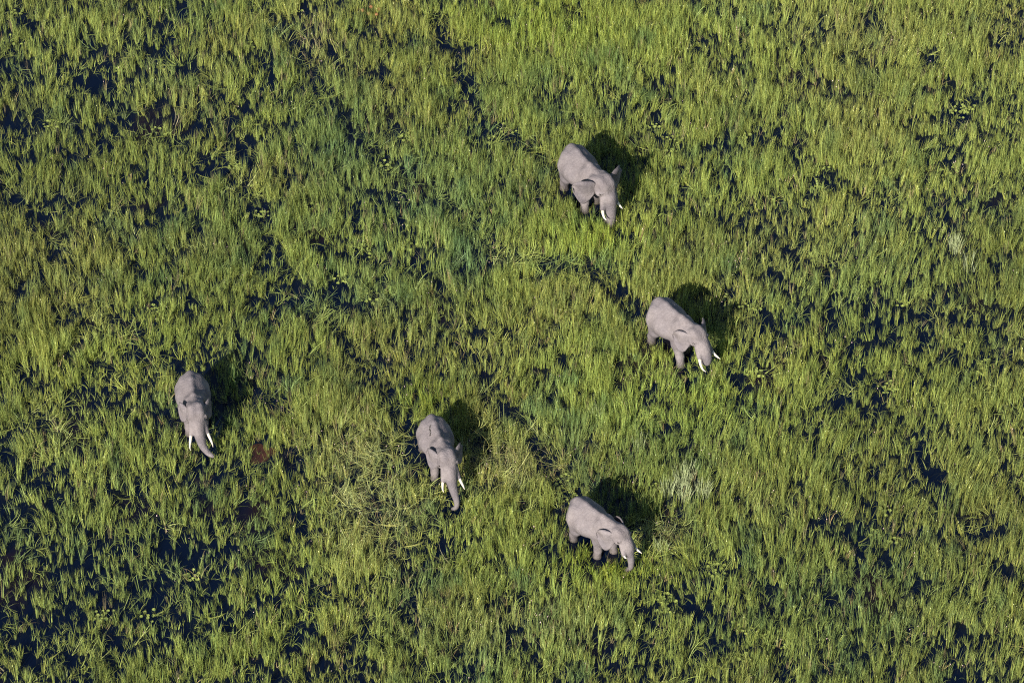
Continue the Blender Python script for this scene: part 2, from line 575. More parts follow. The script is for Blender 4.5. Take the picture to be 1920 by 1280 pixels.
    tc = smooth_curve([(-1.34 * lx, 0, 2.34), (-1.50, sw * .3, 1.95), (-1.50, sw, 1.45), (-1.46, sw * 1.2, 1.05)], 10)
    vs, fs = [], []
    for i, p in enumerate(tc):
        r = .075 - .05 * i / 9
        for k in range(8):
            an = 2 * math.pi * k / 8
            vs.append(p + np.array([r * math.cos(an), r * math.sin(an), 0]))
    for i in range(9):
        for k in range(8):
            fs.append((i * 8 + k, (i + 1) * 8 + k, (i + 1) * 8 + (k + 1) % 8, i * 8 + (k + 1) % 8))
    fs.append(tuple(range(72, 80)))
    tail = mesh_obj('tail', vs, fs, skin, root)
    vs, fs = [], []
    for i in range(26):
        an = random.uniform(0, 6.28); r = .02
        p = np.array(tc[-1]) + np.array([r * math.cos(an), r * math.sin(an), .05])
        q = p + np.array([random.uniform(-.06, .06), random.uniform(-.06, .06), -random.uniform(.25, .42)])
        b = len(vs); vs += [p + (.008, 0, 0), p - (.008, 0, 0), q]; fs.append((b, b + 1, b + 2))
    mesh_obj('tail_tuft', vs, fs, M_TAIL, tail)

    cz, sz = math.cos(math.atan2(f[1], f[0])), math.sin(math.atan2(f[1], f[0]))
    W = lambda x, y: (base[0] + size * (cz * x - sz * y), base[1] + size * (sz * x + cz * y))
    feet = [W(.8 * lx + fl, .43), W(.8 * lx + fr, -.43), W(-.82 * lx + bl, .44), W(-.82 * lx + br, -.44)]
    tip = trunk[-1][0]
    return dict(root=root, feet=feet, base=base, f=f, tip=W(tip[0], tip[1]), W=W)


SKIN_A = skin_material('hide_grey', (.148, .135, .144), WATER_DEPTH + .38)
SKIN_B = skin_material('hide_pale_grey', (.160, .146, .155), WATER_DEPTH + .38)

ELE = []
ELE.append(make_elephant(
    'large bull elephant nearest the top, ear spread and trunk reaching down',
    1070, 270, 31, 1.11,
    dict(yaw=8, pitch=10, head=(1.80, .03, 2.52), length=.95, head_size=1.10,
         trunk=[(.68, 0, -1.0, .23), (.80, 0, -1.45, .19), (.84, .02, -1.92, .155), (.66, .03, -2.12, .12), (.45, .03, -1.95, .08)],
         ear_left=(73, -.10), ear_right=(52, 0), ear_size=1.0, bend=.06, tusk_left=.62, tusk_right=.72, stance=dict(fr=.15, bl=-.1, br=-.1, fl=-.1)), SKIN_A))
ELE.append(make_elephant(
    'bull elephant with two long white tusks, trunk curled to its mouth',
    1234, 558, 39, 1.08,
    dict(yaw=0, pitch=-8, head=(1.68, 0, 2.48), length=.92, head_size=.97,
         trunk=[(.66, 0, -.95, .23), (.62, 0, -1.26, .18), (.40, .02, -1.36, .125), (.22, .03, -1.16, .08)],
         ear_left=(52, 0), ear_right=(26, 0), ear_size=.92, tusk_left=.80, tusk_right=.98, stance=dict(fr=.42, fl=-.15, br=-.12, bl=.1)), SKIN_B))
ELE.append(make_elephant(
    'elephant at far left facing the viewer, trunk swung aside between splayed tusks',
    356, 695, 10, 1.0,
    dict(yaw=2, pitch=-4, head=(1.62, 0, 2.70), length=.95, head_size=1.04,
         trunk=[(.74, .02, -1.0, .22), (.86, .10, -1.4, .175), (1.0, .27, -1.72, .125), (1.12, .48, -1.9, .08)],
         ear_left=(36, 0), ear_right=(30, 0), ear_size=.80, tusk_left=1.0, tusk_right=1.0, stance=dict(fr=.05, fl=-.1, br=-.1, bl=.1)), SKIN_A))
ELE.append(make_elephant(
    'elephant with a dark scratch on its back, trunk tip hooked inward over pale trampled grass',
    808, 777, 17, 1.0,
    dict(yaw=0, pitch=-2, head=(1.68, 0, 2.60), length=.97, head_size=1.04,
         trunk=[(.76, .0, -1.0, .21), (.96, .05, -1.42, .165), (1.17, .09, -1.78, .12), (1.30, .02, -1.99, .09), (1.26, -.16, -2.08, .07)],
         ear_left=(42, 0), ear_right=(28, 0), ear_size=.86, bend=.06, scratch=[(-.45, -.22), (-.30, -.30), (-.10, -.32), (.08, -.40)], tusk_left=.85, tusk_right=.75, stance=dict(fr=.05, fl=-.15, br=-.38, bl=.15)), SKIN_A))
ELE.append(make_elephant(
    'pale striding elephant nearest the bottom, head lowered and trunk hanging into grass',
    1081, 932, 45, 1.0,
    dict(yaw=0, pitch=-5, head=(1.78, 0, 2.50), length=.97, head_size=.94,
         trunk=[(.62, 0, -1.0, .20), (.68, .0, -1.5, .155), (.62, -.02, -2.0, .115), (.34, -.10, -2.32, .07)],
         ear_left=(22, 0), ear_right=(22, 0), ear_size=1.0, tusk_left=.72, tusk_right=.42, stance=dict(fr=-.05, fl=.28, br=-.02, bl=-.3)), SKIN_B))

# ------------------------------------------------------------------ vegetation: where it grows
# open water seen between the grass (photo pixels, radii in pixels)
GAPS = [(50, 240, 60, 24), (15, 130, 25, 18), (170, 145, 50, 28), (450, 268, 42, 26), (300, 215, 40, 18), (305, 408, 24, 22),
        (480, 392, 24, 28), (635, 548, 34, 28), (715, 545, 36, 13), (20, 368, 20, 28), (100, 475, 14, 20), (430, 318, 30, 16),
        (30, 968, 38, 30), (75, 1048, 24, 36), (95, 932, 22, 16), (235, 930, 38, 13), (140, 915, 20, 18), (430, 1000, 20, 26),
        (430, 1062, 14, 26), (340, 1042, 16, 26), (240, 1087, 14, 18), (105, 1182, 24, 20), (270, 955, 12, 24), (490, 846, 20, 16),
        (560, 962, 14, 14), (580, 1002, 14, 16), (610, 1097, 18, 26), (770, 1150, 22, 34), (310, 1140, 16, 36), (570, 1182, 28, 26),
        (370, 884, 16, 26), (60, 902, 18, 14), (690, 1250, 30, 14), (860, 1235, 20, 26), (1000, 1250, 20, 20),
        (1740, 902, 42, 32), (1850, 986, 22, 22), (1800, 1192, 22, 26), (1450, 632, 18, 22), (1740, 622, 18, 24), (1640, 602, 16, 20),
        (1630, 772, 32, 16), (1600, 722, 26, 12), (1560, 592, 20, 16), (1650, 542, 18, 12), (1540, 512, 16, 20), (1500, 592, 26, 20),
        (1380, 702, 16, 26), (1460, 1250, 28, 32), (1340, 1062, 22, 30), (1560, 982, 34, 20), (1610, 1022, 18, 24), (1720, 1112, 32, 16),
        (1790, 217, 32, 16), (1740, 112, 22, 16), (1750, 168, 26, 9), (1870, 50, 18, 32), (1320, 77, 30, 10), (1420, 262, 30, 15),
        (1510, 284, 20, 24), (1270, 217, 18, 13), (1730, 274, 14, 24), (1225, 228, 14, 14), (1210, 748, 16, 22), (1790, 662, 20, 12),
        (1075, 25, 16, 18), (860, 420, 24, 14), (980, 75, 14, 8), (920, 245, 26, 18), (690, 705, 20, 24), (765, 830, 20, 16),
        (650, 945, 16, 16), (845, 945, 18, 26), (1060, 905, 24, 30), (1095, 600, 10, 8), (1050, 670, 12, 10), (1130, 660, 14, 8),
        (1660, 300, 14, 18), (1560, 330, 16, 20), (1430, 400, 16, 16), (1340, 330, 12, 12), (1440, 1150, 20, 18), (1540, 1130, 20, 14),
        (1300, 1130, 26, 16), (1660, 1060, 20, 14), (1880, 1080, 16, 20), (1590, 870, 20, 12), (1490, 470, 20, 12), (1210, 590, 14, 10),
        (175, 420, 16, 12), (210, 700, 20, 14), (110, 795, 16, 16), (255, 800, 14, 14), (60, 720, 14, 16), (20, 560, 26, 20), (120, 600, 26, 10),
        (560, 660, 14, 18), (520, 600, 14, 16), (600, 440, 20, 14), (250, 390, 16, 12), (180, 300, 14, 14), (380, 220, 18, 14)]
# paths the animals have pushed through (photo pixels), half-width in metres
TRAILS = [([(480, 0), (560, 110), (640, 230), (720, 310), (860, 410), (900, 468), (1020, 500), (1110, 518), (1180, 580), (1222, 605)], 0.59),
          ([(820, 40), (860, 130), (900, 210), (960, 270), (1045, 325)], 0.48),
          ([(220, 230), (330, 282), (410, 320), (480, 390), (510, 470), (545, 540)], 0.48),
          ([(270, 100), (330, 118), (400, 160)], 0.42),
          ([(640, 490), (780, 520), (830, 570), (855, 640)], 0.37),
          ([(560, 560), (640, 640), (690, 700), (740, 765), (795, 850)], 0.45),
          ([(0, 340), (50, 400), (110, 470), (170, 570), (280, 650), (335, 705)], 0.42),
          ([(900, 720), (960, 770), (1010, 850), (1055, 925), (1080, 960)], 0.45)]
# beds with their own look: (x, y, rx, ry) -> straw
STRAW = [(660, 860, 110, 80, .95), (700, 980, 90, 110, .9), (640, 1040, 60, 80, .7), (960, 890, 130, 75, .8), (1050, 1180, 120, 45, .5), (600, 90, 30, 45, .9),
         (1230, 1005, 60, 40, .6), (1795, 460, 30, 40, .6), (1440, 950, 100, 60, .3), (1650, 80, 160, 60, .25), (1400, 200, 120, 60, .2), (330, 180, 60, 40, .25), (1900, 700, 40, 40, .4)]
BRIGHT = [(1140, 1065, 90, 35, 1.0), (1130, 450, 110, 40, .6), (1000, 60, 160, 60, .5), (1290, 760, 160, 80, .35), (180, 680, 180, 80, .3), (1550, 650, 200, 80, .2), (620, 1090, 80, 80, .3),
          (790, 760, 60, 40, .6), (980, 940, 90, 40, .4)]
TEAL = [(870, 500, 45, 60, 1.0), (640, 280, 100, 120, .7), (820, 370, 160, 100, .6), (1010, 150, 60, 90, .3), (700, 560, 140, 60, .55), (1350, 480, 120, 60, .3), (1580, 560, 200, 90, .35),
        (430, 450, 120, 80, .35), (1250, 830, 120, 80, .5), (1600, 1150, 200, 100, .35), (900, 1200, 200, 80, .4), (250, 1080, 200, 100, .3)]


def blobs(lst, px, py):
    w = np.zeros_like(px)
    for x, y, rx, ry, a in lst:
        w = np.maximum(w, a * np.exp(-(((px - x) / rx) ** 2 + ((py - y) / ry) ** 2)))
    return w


TR = []
for pts, w in TRAILS:
    p = smooth_curve(np.array(pts, float), 6 * len(pts))
    gx, gy = ground(p[:, 0], p[:, 1])
    TR.append((np.stack([gx, gy], 1), w))


def trail_dist(x, y):
    best = np.full(x.shape, 9.0)
    for P, w in TR:
        for a, b in zip(P[:-1], P[1:]):
            ba = b - a
            t = np.clip(((x - a[0]) * ba[0] + (y - a[1]) * ba[1]) / (ba @ ba), 0, 1)
            d = np.hypot(x - a[0] - t * ba[0], y - a[1] - t * ba[1]) / w
            best = np.minimum(best, d)
    return best


def openness(x, y, px, py):
    """0 = closed stand, 1 = open water"""
    wx = px + 26 * (fbm(x, y, 1.1, 5) - .5) * 2
    wy = py + 22 * (fbm(x, y, 1.1, 9) - .5) * 2
    o = np.zeros_like(x)
    for gx, gy, rx, ry in GAPS:
        r2 = ((wx - gx) / (rx * .95)) ** 2 + ((wy - gy - 8) / (ry + 5)) ** 2
        o = np.maximum(o, 1 / (1 + np.exp(np.clip((r2 - .9) * 2.6, -40, 40))))
    # natural gaps: more of them on the left and towards the lower corners
    lean = .075 * np.clip((900 - px) / 900, -.3, 1) + .05 * np.clip((py - 840) / 440, 0, 1) * np.clip(np.abs(px - 900) / 500, 0, 1)
    dense = blobs([(1450, 120, 420, 200, .10), (800, 1040, 260, 170, .10), (960, 880, 200, 90, .08), (1130, 440, 140, 60, .08), (650, 880, 110, 90, .1)], px, py)
    thr = .322 + lean - dense
    g = .62 * fbm(x * 1.15, y * .8, 1.9, 2) + .38 * vnoise(x, y, .62, 31)
    o = np.maximum(o, np.clip((thr + .05 - g) / .13, 0, 1))
    t = trail_dist(x + .5 * (fbm(x, y, 1.2, 17) - .5), y + .5 * (fbm(x, y, 1.2, 19) - .5))
    o = np.maximum(o, .86 * np.clip((1.4 - t) * 1.5, 0, 1) * np.clip(.45 + 1.1 * fbm(x, y, 2.0, 23, 2), 0, 1))
    return o


def near_feet(x, y, r):
    m = np.zeros(x.shape, bool)
    for e in ELE:
        for k, (fx, fy) in enumerate(e['feet']):
            # a foot and the little wake of bent stems just in front of it
            m |= np.hypot((x - fx) / r, (y - fy + .35) / (r * 1.8)) < 1
    return m


def near_tips(x, y, r):
    m = np.zeros(x.shape, bool)
    for e in ELE:
        m |= np.hypot((x - e['tip'][0]) / r, (y - e['tip'][1] + .3) / (r * 1.5)) < 1
    return m


def near_body(x, y, lo=-1.5, hi=1.1, half=.55):
    m = np.zeros(x.shape, bool)
    for e in ELE:
        dx, dy = x - e['base'][0], y - e['base'][1]
        a = dx * e['f'][0] + dy * e['f'][1]
        b = -dx * e['f'][1] + dy * e['f'][0]
        m |= (a > lo) & (a < hi) & (np.abs(b) < half)
    return m


# ------------------------------------------------------------------ vegetation: instancer
def make_tuft(r, nb, h, w, curve, lean, seg=3, spread=.12, tips=0.0):
    """one tuft: nb tapering blades; returns verts, faces, per-vertex blade shade"""
    V, F, C = [], [], []
    for _ in range(nb):
        an = r.uniform(0, 2 * math.pi); rr = spread * math.sqrt(r.random())
        p0 = np.array([rr * math.cos(an), rr * math.sin(an), -.05])
        la = an + r.normal(0, .8); lt = abs(r.normal(0, lean)) + .02
        hh = h * r.uniform(.62, 1.12); ww = w * r.uniform(.65, 1.25)
        dirv = np.array([math.cos(la), math.sin(la), 0])
        fa = r.uniform(0, math.pi); side = np.array([math.cos(fa), math.sin(fa), 0])
        cv = curve * r.uniform(.2, 1.5)
        sh = r.uniform(.50, 1.55); yl = r.uniform(-.10, .14)
        c = (sh * (1 + yl), sh, sh * (1 - yl), 1)
        b = len(V)
        for k in range(seg + 1):
            t = k / seg
            ang = lt + cv * t * t
            ctr = p0 + dirv * hh * (math.sin(lt) * t + cv * t ** 2.4 * .5) + np.array([0, 0, hh * t * math.cos(min(ang, 1.45)) ** .7])
            if k == seg:
                V.append(ctr); C.append(c)
            else:
                ww_ = ww * (1 - .55 * t)
                V += [ctr - side * ww_ / 2, ctr + side * ww_ / 2]; C += [c, c]
        for k in range(seg - 1):
            i = b + 2 * k
            F.append((i, i + 1, i + 3, i + 2))
        i = b + 2 * (seg - 1)
        F.append((i, i + 1, i + 2))
        if r.random() < tips:                              # pale seed head
            q = V[-1]; b = len(V); s = .016
            V += [q + (-s, 0, -.03), q + (s, 0, -.03), q + (0, 0, .05), q + (0, -s, -.03), q + (0, s, -.03), q + (0, 0, .05)]
            C += [(2.6, 2.3, 4.5, 1)] * 6
            F += [(b, b + 1, b + 2), (b + 3, b + 4, b + 5)]
    return np.array(V), F, C


def instancer(name, protos, pts, eul, scl, tint, pick, mat):
    V, F, A_proto, A_blade = [], [], [], []
    n = len(pts)
    off = n
    for k, (v, f, c) in enumerate(protos):
        V.append(v); F += [tuple(i + off for i in q) for q in f]; off += len(v)
        A_proto += [k] * len(v); A_blade += c
    allv = np.vstack([pts] + V)
    me = bpy.data.meshes.new(name)
    me.from_pydata(allv.tolist(), [], F)
    tot = len(allv)

    def attr(nm, ty, arr, key, fill):
        a = me.attributes.new(nm, ty, 'POINT')
        full = np.array(fill, np.float32 if key != 'value' or ty == 'FLOAT' else np.int32)
        a.data.foreach_set(key, np.ascontiguousarray(arr).ravel())
    attr('proto', 'INT', np.r_[np.full(n, -1), A_proto].astype(np.int32), 'value', 0)
    attr('pick', 'INT', np.r_[pick, np.zeros(tot - n)].astype(np.int32), 'value', 0)
    pad = lambda a, w, val: np.vstack([a, np.full((tot - n, w), val)]).astype(np.float32)
    attr('eul', 'FLOAT_VECTOR', pad(eul, 3, 0), 'vector', 0)
    attr('scl', 'FLOAT_VECTOR', pad(scl, 3, 1), 'vector', 0)
    attr('tint', 'FLOAT_COLOR', pad(np.c_[tint, np.ones(n)], 4, 1), 'color', 0)
    attr('blade', 'FLOAT_COLOR', np.vstack([np.ones((n, 4)), np.array(A_blade)]).astype(np.float32), 'color', 0)
    me.materials.append(mat)
    o = bpy.data.objects.new(name, me)
    col.objects.link(o)

    ng = bpy.data.node_groups.new(name + '_scatter', 'GeometryNodeTree')
    ng.interface.new_socket('Geometry', in_out='INPUT', socket_type='NodeSocketGeometry')
    ng.interface.new_socket('Geometry', in_out='OUTPUT', socket_type='NodeSocketGeometry')
    N, L = ng.nodes, ng.links
    gi, go = N.new('NodeGroupInput'), N.new('NodeGroupOutput')

    def named(nm, ty):
        a = N.new('GeometryNodeInputNamedAttribute'); a.data_type = ty; a.inputs['Name'].default_value = nm
        return a.outputs['Attribute']
    cmpn = N.new('FunctionNodeCompare'); cmpn.data_type = 'INT'; cmpn.operation = 'GREATER_EQUAL'
    L.new(named('proto', 'INT'), cmpn.inputs[2]); cmpn.inputs[3].default_value = 0
    sep = N.new('GeometryNodeSeparateGeometry'); sep.domain = 'POINT'
    L.new(gi.outputs[0], sep.inputs['Geometry']); L.new(cmpn.outputs[0], sep.inputs['Selection'])
    spl = N.new('GeometryNodeSplitToInstances'); spl.domain = 'POINT'
    L.new(sep.outputs['Selection'], spl.inputs['Geometry']); L.new(named('proto', 'INT'), spl.inputs['Group ID'])
    m2p = N.new('GeometryNodeMeshToPoints'); L.new(sep.outputs['Inverted'], m2p.inputs['Mesh'])
    iop = N.new('GeometryNodeInstanceOnPoints')
    L.new(m2p.outputs[0], iop.inputs['Points']); L.new(spl.outputs['Instances'], iop.inputs['Instance'])
    iop.inputs['Pick Instance'].default_value = True
    L.new(named('pick', 'INT'), iop.inputs['Instance Index'])
    e2r = N.new('FunctionNodeEulerToRotation'); L.new(named('eul', 'FLOAT_VECTOR'), e2r.inputs[0])
    L.new(e2r.outputs[0], iop.inputs['Rotation']); L.new(named('scl', 'FLOAT_VECTOR'), iop.inputs['Scale'])
    L.new(iop.outputs[0], go.inputs[0])
    md = o.modifiers.new('scatter', 'NODES'); md.node_group = ng
    return o


def mixc(c, other, w):
    return c * (1 - w[:, None]) + np.array(other) * w[:, None]


# sample points over the view and a margin round it
def sample(density, margin=300):
    cx, cy = ground(np.array([-margin, 1920 + margin, -margin, 1920 + margin]), np.array([-margin, -margin, 1280 + margin, 1280 + margin]))
    x0, x1, y0, y1 = cx.min(), cx.max(), cy.min(), cy.max()
    n = int((x1 - x0) * (y1 - y0) * density)
    x = rng.uniform(x0, x1, n); y = rng.uniform(y0, y1, n)
    px, py = to_px(x, y)
    ok = (px > -margin) & (px < 1920 + margin) & (py > -margin) & (py < 1280 + margin)
    return x[ok], y[ok], px[ok], py[ok]


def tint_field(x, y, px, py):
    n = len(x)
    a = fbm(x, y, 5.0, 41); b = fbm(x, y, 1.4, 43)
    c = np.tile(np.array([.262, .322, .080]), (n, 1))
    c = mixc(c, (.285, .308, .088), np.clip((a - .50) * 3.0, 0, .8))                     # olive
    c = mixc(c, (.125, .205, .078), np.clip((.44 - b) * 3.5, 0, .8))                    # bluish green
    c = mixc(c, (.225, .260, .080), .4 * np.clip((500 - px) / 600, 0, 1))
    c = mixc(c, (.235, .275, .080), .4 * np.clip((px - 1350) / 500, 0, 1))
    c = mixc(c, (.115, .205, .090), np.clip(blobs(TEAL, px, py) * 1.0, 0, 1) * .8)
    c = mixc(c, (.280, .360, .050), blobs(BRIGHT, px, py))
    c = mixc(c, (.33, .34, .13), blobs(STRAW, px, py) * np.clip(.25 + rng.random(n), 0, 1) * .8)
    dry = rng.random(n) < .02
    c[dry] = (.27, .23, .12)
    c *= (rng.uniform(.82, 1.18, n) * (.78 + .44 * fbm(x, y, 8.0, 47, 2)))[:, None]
    return c


# --- standing grass
pr = np.random.default_rng(3)
protos = [make_tuft(pr, 9, 1.0, .0130, .12, .040, 3, .075, .008) for _ in range(16)]
protos += [make_tuft(pr, 8, 1.0, .012, .60, .16, 4, .07, .012) for _ in range(6)]
x, y, px, py = sample(45)
op = openness(x, y, px, py)
# bunches: the stems gather loosely with slits of dark water between them
cl = vnoise(x, y, .22, 51) * .5 + vnoise(x * 1.3, y * .7, .11, 53) * .5
big = .55 * fbm(x, y, 1.2, 57, 2) + .45 * fbm(x, y, 4.5, 59, 2)
zone = 1 - blobs([(150, 200, 440, 280, .54), (150, 1050, 420, 260, .54), (420, 500, 200, 200, .25), (640, 300, 160, 200, .3), (1620, 1080, 360, 260, .46), (1650, 600, 340, 220, .44), (1000, 1250, 260, 90, .3)], px, py)
cover = np.clip(2.1 * (big - .25), .18, 1.0)
fine = np.clip((cl - .58 + .52 * cover) / .40, 0.0, 1)
low = fine * (1 - op)                                   # short new growth where the stand is thin
zone *= 1 - .28 * np.clip((1.2 - trail_dist(x, y)) * 2, 0, 1)
keep = rng.random(len(x)) < np.clip((.34 + .66 * (1 - op) ** 1.3) * (.20 + .80 * fine) * zone, .02, 1)
keep &= ~(near_feet(x, y, .36) & (rng.random(len(x)) < .85))
flat = blobs([(690, 960, 60, 70, .9), (730, 880, 60, 40, .8), (900, 850, 40, 40, .7), (640, 950, 30, 30, .8), (1235, 1010, 60, 40, .6)], px, py)
keep &= rng.random(len(x)) > .8 * flat
for rx_, ry_ in ((1252, 925), (1276, 905), (1292, 893), (1283, 935), (1318, 930), (1790, 470)):      # room for the pale reeds
    gx, gy = ground(rx_, ry_)
    keep &= ~((np.hypot(x - gx, (y - gy + .35) * .75) < .42) & (rng.random(len(x)) < .85))
keep &= ~(near_body(x, y) & (rng.random(len(x)) < .75))
x, y, px, py, op, flat, low = (a[keep] for a in (x, y, px, py, op, flat, low))
n = len(x)
hgt = 1.28 * (.70 + .50 * fbm(x, y, 1.3, 61)) * rng.uniform(.56, 1.18, n) * (.44 + .56 * np.clip(low * 1.5, 0, 1))
hgt *= 1 + .35 * blobs([(870, 500, 45, 60, 1), (1290, 900, 60, 40, .4)], px, py)
hgt = np.where(near_tips(x, y, .5), np.minimum(hgt, .45), hgt)
hgt = np.where(near_feet(x, y, .45), np.minimum(hgt, .45), hgt)
hgt = np.where(near_body(x, y, -1.7, 1.6, .9), np.minimum(hgt, .72), hgt)
wa = 2 * math.pi * fbm(x, y, 3.0, 71, 2) * 2
wl = .19 * vnoise(x, y, 1.6, 73) ** 1.5
tx = wl * np.cos(wa) + rng.normal(0, .07, n); ty = wl * np.sin(wa) + rng.normal(0, .07, n)
tilt = np.hypot(tx, ty) * (1 + 1.5 * flat); az = np.arctan2(ty, tx)
eul = np.c_[np.zeros(n), tilt, az]
sw = rng.uniform(.9, 1.25, n)
pick = np.where(rng.random(n) < .8, rng.integers(0, 16, n), rng.integers(16, 22, n))
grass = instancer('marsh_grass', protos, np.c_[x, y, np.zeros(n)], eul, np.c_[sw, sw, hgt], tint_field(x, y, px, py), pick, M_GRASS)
tag(grass, 'dense green marsh grass standing in dark water across the whole view', 'grass', kind='stuff')
print('standing tufts', n)

# --- bent and laid grass: along the paths, at the edges of gaps and round the animals
protos2 = [make_tuft(pr, 9, 1.25, .020, 1.0, .30, 5, .16) for _ in range(8)]
x, y, px, py = sample(9)
op = openness(x, y, px, py)
td = trail_dist(x, y)
fl = blobs([(700, 970, 100, 95, 1), (720, 870, 100, 60, 1), (900, 860, 80, 70, .9), (640, 950, 40, 40, 1), (960, 900, 90, 50, .8), (1235, 1010, 70, 40, .8),
            (150, 660, 90, 50, .35), (110, 830, 60, 70, .35), (560, 770, 60, 50, .4), (1000, 505, 100, 22, .5)], px, py)
prob = np.maximum.reduce([.22 * np.clip(1.8 - td, 0, 1), .20 * np.clip(1 - np.abs(op - .5) * 2.4, 0, 1), .75 * fl, np.full(len(x), .018)])
keep = (rng.random(len(x)) < prob) & ~near_feet(x, y, .3) & ~near_body(x, y, -1.0, .8, .3)
x, y, px, py, fl = (a[keep] for a in (x, y, px, py, fl))
n = len(x)
az = 2 * math.pi * fbm(x, y, 3.4, 81, 2) * 2.2 + rng.normal(0, .55, n)
tilt = rng.uniform(.65, 1.28, n)
sw = rng.uniform(.7, 1.2, n)
tc = tint_field(x, y, px, py)
tc = mixc(tc, (.34, .37, .16), fl * rng.random(n) * .8)
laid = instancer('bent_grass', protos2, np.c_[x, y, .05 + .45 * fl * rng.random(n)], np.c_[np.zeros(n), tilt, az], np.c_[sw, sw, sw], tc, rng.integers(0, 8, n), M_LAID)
tag(laid, 'bent and trampled grass lying along the paths and around the elephants', 'grass', kind='stuff')
print('laid tufts', n)

# --- dry stems mixed into the stand
protos3 = [make_tuft(pr, 7, .95, .013, .5, .30, 3, .14, .1) for _ in range(6)]
x, y, px, py = sample(7)
st = blobs(STRAW, px, py)
keep = (rng.random(len(x)) < np.maximum(.40 * st, .03) * (1 - openness(x, y, px, py))) & ~near_feet(x, y, .3) & ~near_body(x, y)
x, y, px, py = (a[keep] for a in (x, y, px, py))
n = len(x)
tc = np.tile(np.array([.36, .31, .16]), (n, 1)) * rng.uniform(.6, 1.2, n)[:, None]
sw = rng.uniform(.7, 1.15, n)
dry = instancer('dry_grass', protos3, np.c_[x, y, np.zeros(n)], np.c_[np.zeros(n), np.abs(rng.normal(0, .3, n)), rng.uniform(0, 6.28, n)], np.c_[sw, sw, sw * .95], tc, rng.integers(0, 6, n), M_DRY)
tag(dry, 'straw coloured dry stems scattered through the green grass', 'dry grass', kind='stuff')
print('dry tufts', n)

# ------------------------------------------------------------------ peaty shallow beside the leftmost elephant
gx, gy = ground(489, 850)
an = np.linspace(0, 2 * math.pi, 28, endpoint=False)
rr = 1 + .22 * np.sin(3 * an + 1) + .12 * np.sin(5 * an)
ring = np.c_[.62 * rr * np.cos(an), .62 * rr * np.sin(an), np.full(28, .005)]
mud = mesh_obj('mud_shallow', np.vstack([ring, [[0, 0, .02]]]), [(i, (i + 1) % 28, 28) for i in range(28)], plain_mat('peat_mud', (.036, .013, .010), .3, .35, 4, .4))
mud.location = (gx, gy, 0)
tag(mud, kind='structure')

# ------------------------------------------------------------------ pale reed clumps
M_REED = plain_mat('pale_reed', (.33, .38, .20), .6, .25, 3, .2)
REEDS = [(1252, 925, 'tallest pale whitish reed clump, left of the group right of the bottom elephant'),
         (1276, 905, 'narrow pale reed clump just right of the tallest one'),
         (1292, 893, 'pale reed clump at the back of the group above the bottom elephant'),
         (1283, 935, 'pale reed clump at the front of the group right of the bottom elephant'),
         (1318, 930, 'greenish pale reed clump at the right end of the pale group'),
         (1240, 1030, 'low pale reed clump close beside the bottom elephant shadow'),
         (1200, 838, 'small pale reed clump between the two right elephants, lower one'),
         (1118, 780, 'small pale reed clump in the middle, right of the scratched elephant'),
         (1790, 470, 'lone pale straw reed clump near the right edge'),
         (1818, 505, 'small pale reed clump just below the lone straw one at right')]
for k, (rx_, ry_, lab) in enumerate(REEDS):
    gx, gy = ground(rx_, ry_)
    v, f, c = make_tuft(np.random.default_rng(100 + k), 70 if k not in (6, 7, 9) else 30, 1.2 if k != 5 else .8, .024, .22, .10, 3, .32)
    o = mesh_obj('reed_clump', v, f, M_REED, None, False)
    o.location = (gx, gy, 0)
    tag(o, lab, 'reeds', 'pale reed clumps in the marsh')

# ------------------------------------------------------------------ water lilies
LILIES = [(30, 25), (20, 80), (230, 130), (555, 20), (95, 232), (445, 312), (300, 245), (480, 350), (490, 402), (580, 385),
          (690, 470), (765, 460), (720, 310), (760, 258), (950, 240), (1000, 475), (1225, 235), (1265, 262), (1250, 285), (1650, 175), (1800, 210),
          (1815, 200), (1395, 255), (1450, 282), (1550, 310), (1530, 345), (1780, 320), (1060, 590), (1140, 700), (1370, 562), (1525, 477), (1640, 492),
          (1690, 567), (1800, 637), (1845, 682), (1830, 702), (1415, 697), (1665, 727), (795, 537), (640, 522), (735, 542), (1040, 782), (1205, 782),
          (600, 952), (360, 1077), (1395, 1177), (1400, 1232), (1250, 1122), (1240, 1142), (1645, 1002), (1675, 1012), (1790, 1037), (1665, 957),
          (1230, 917), (1065, 932), (195, 1152), (280, 1152), (285, 577), (300, 592), (925, 265), (480, 80)]
SPECIAL = {(365, 362): 'bright lily pad patch in the dark pool left of centre, upper left quarter',
           (1405, 578): 'yellow-green lily pads floating beside the shadow of the long-tusked elephant',
           (1455, 1195): 'largest lily pad patch, in dark water near the bottom right',
           (1340, 1064): 'lily pads in the dark gap right of the bottom elephant',
           (1062, 902): 'lily pads at the path just behind the bottom elephant',
           (690, 556): 'lily pads at the edge of the dark pool in the middle of the marsh',
           (860, 282): 'lily pads with a white flower beside the path to the top elephant'}


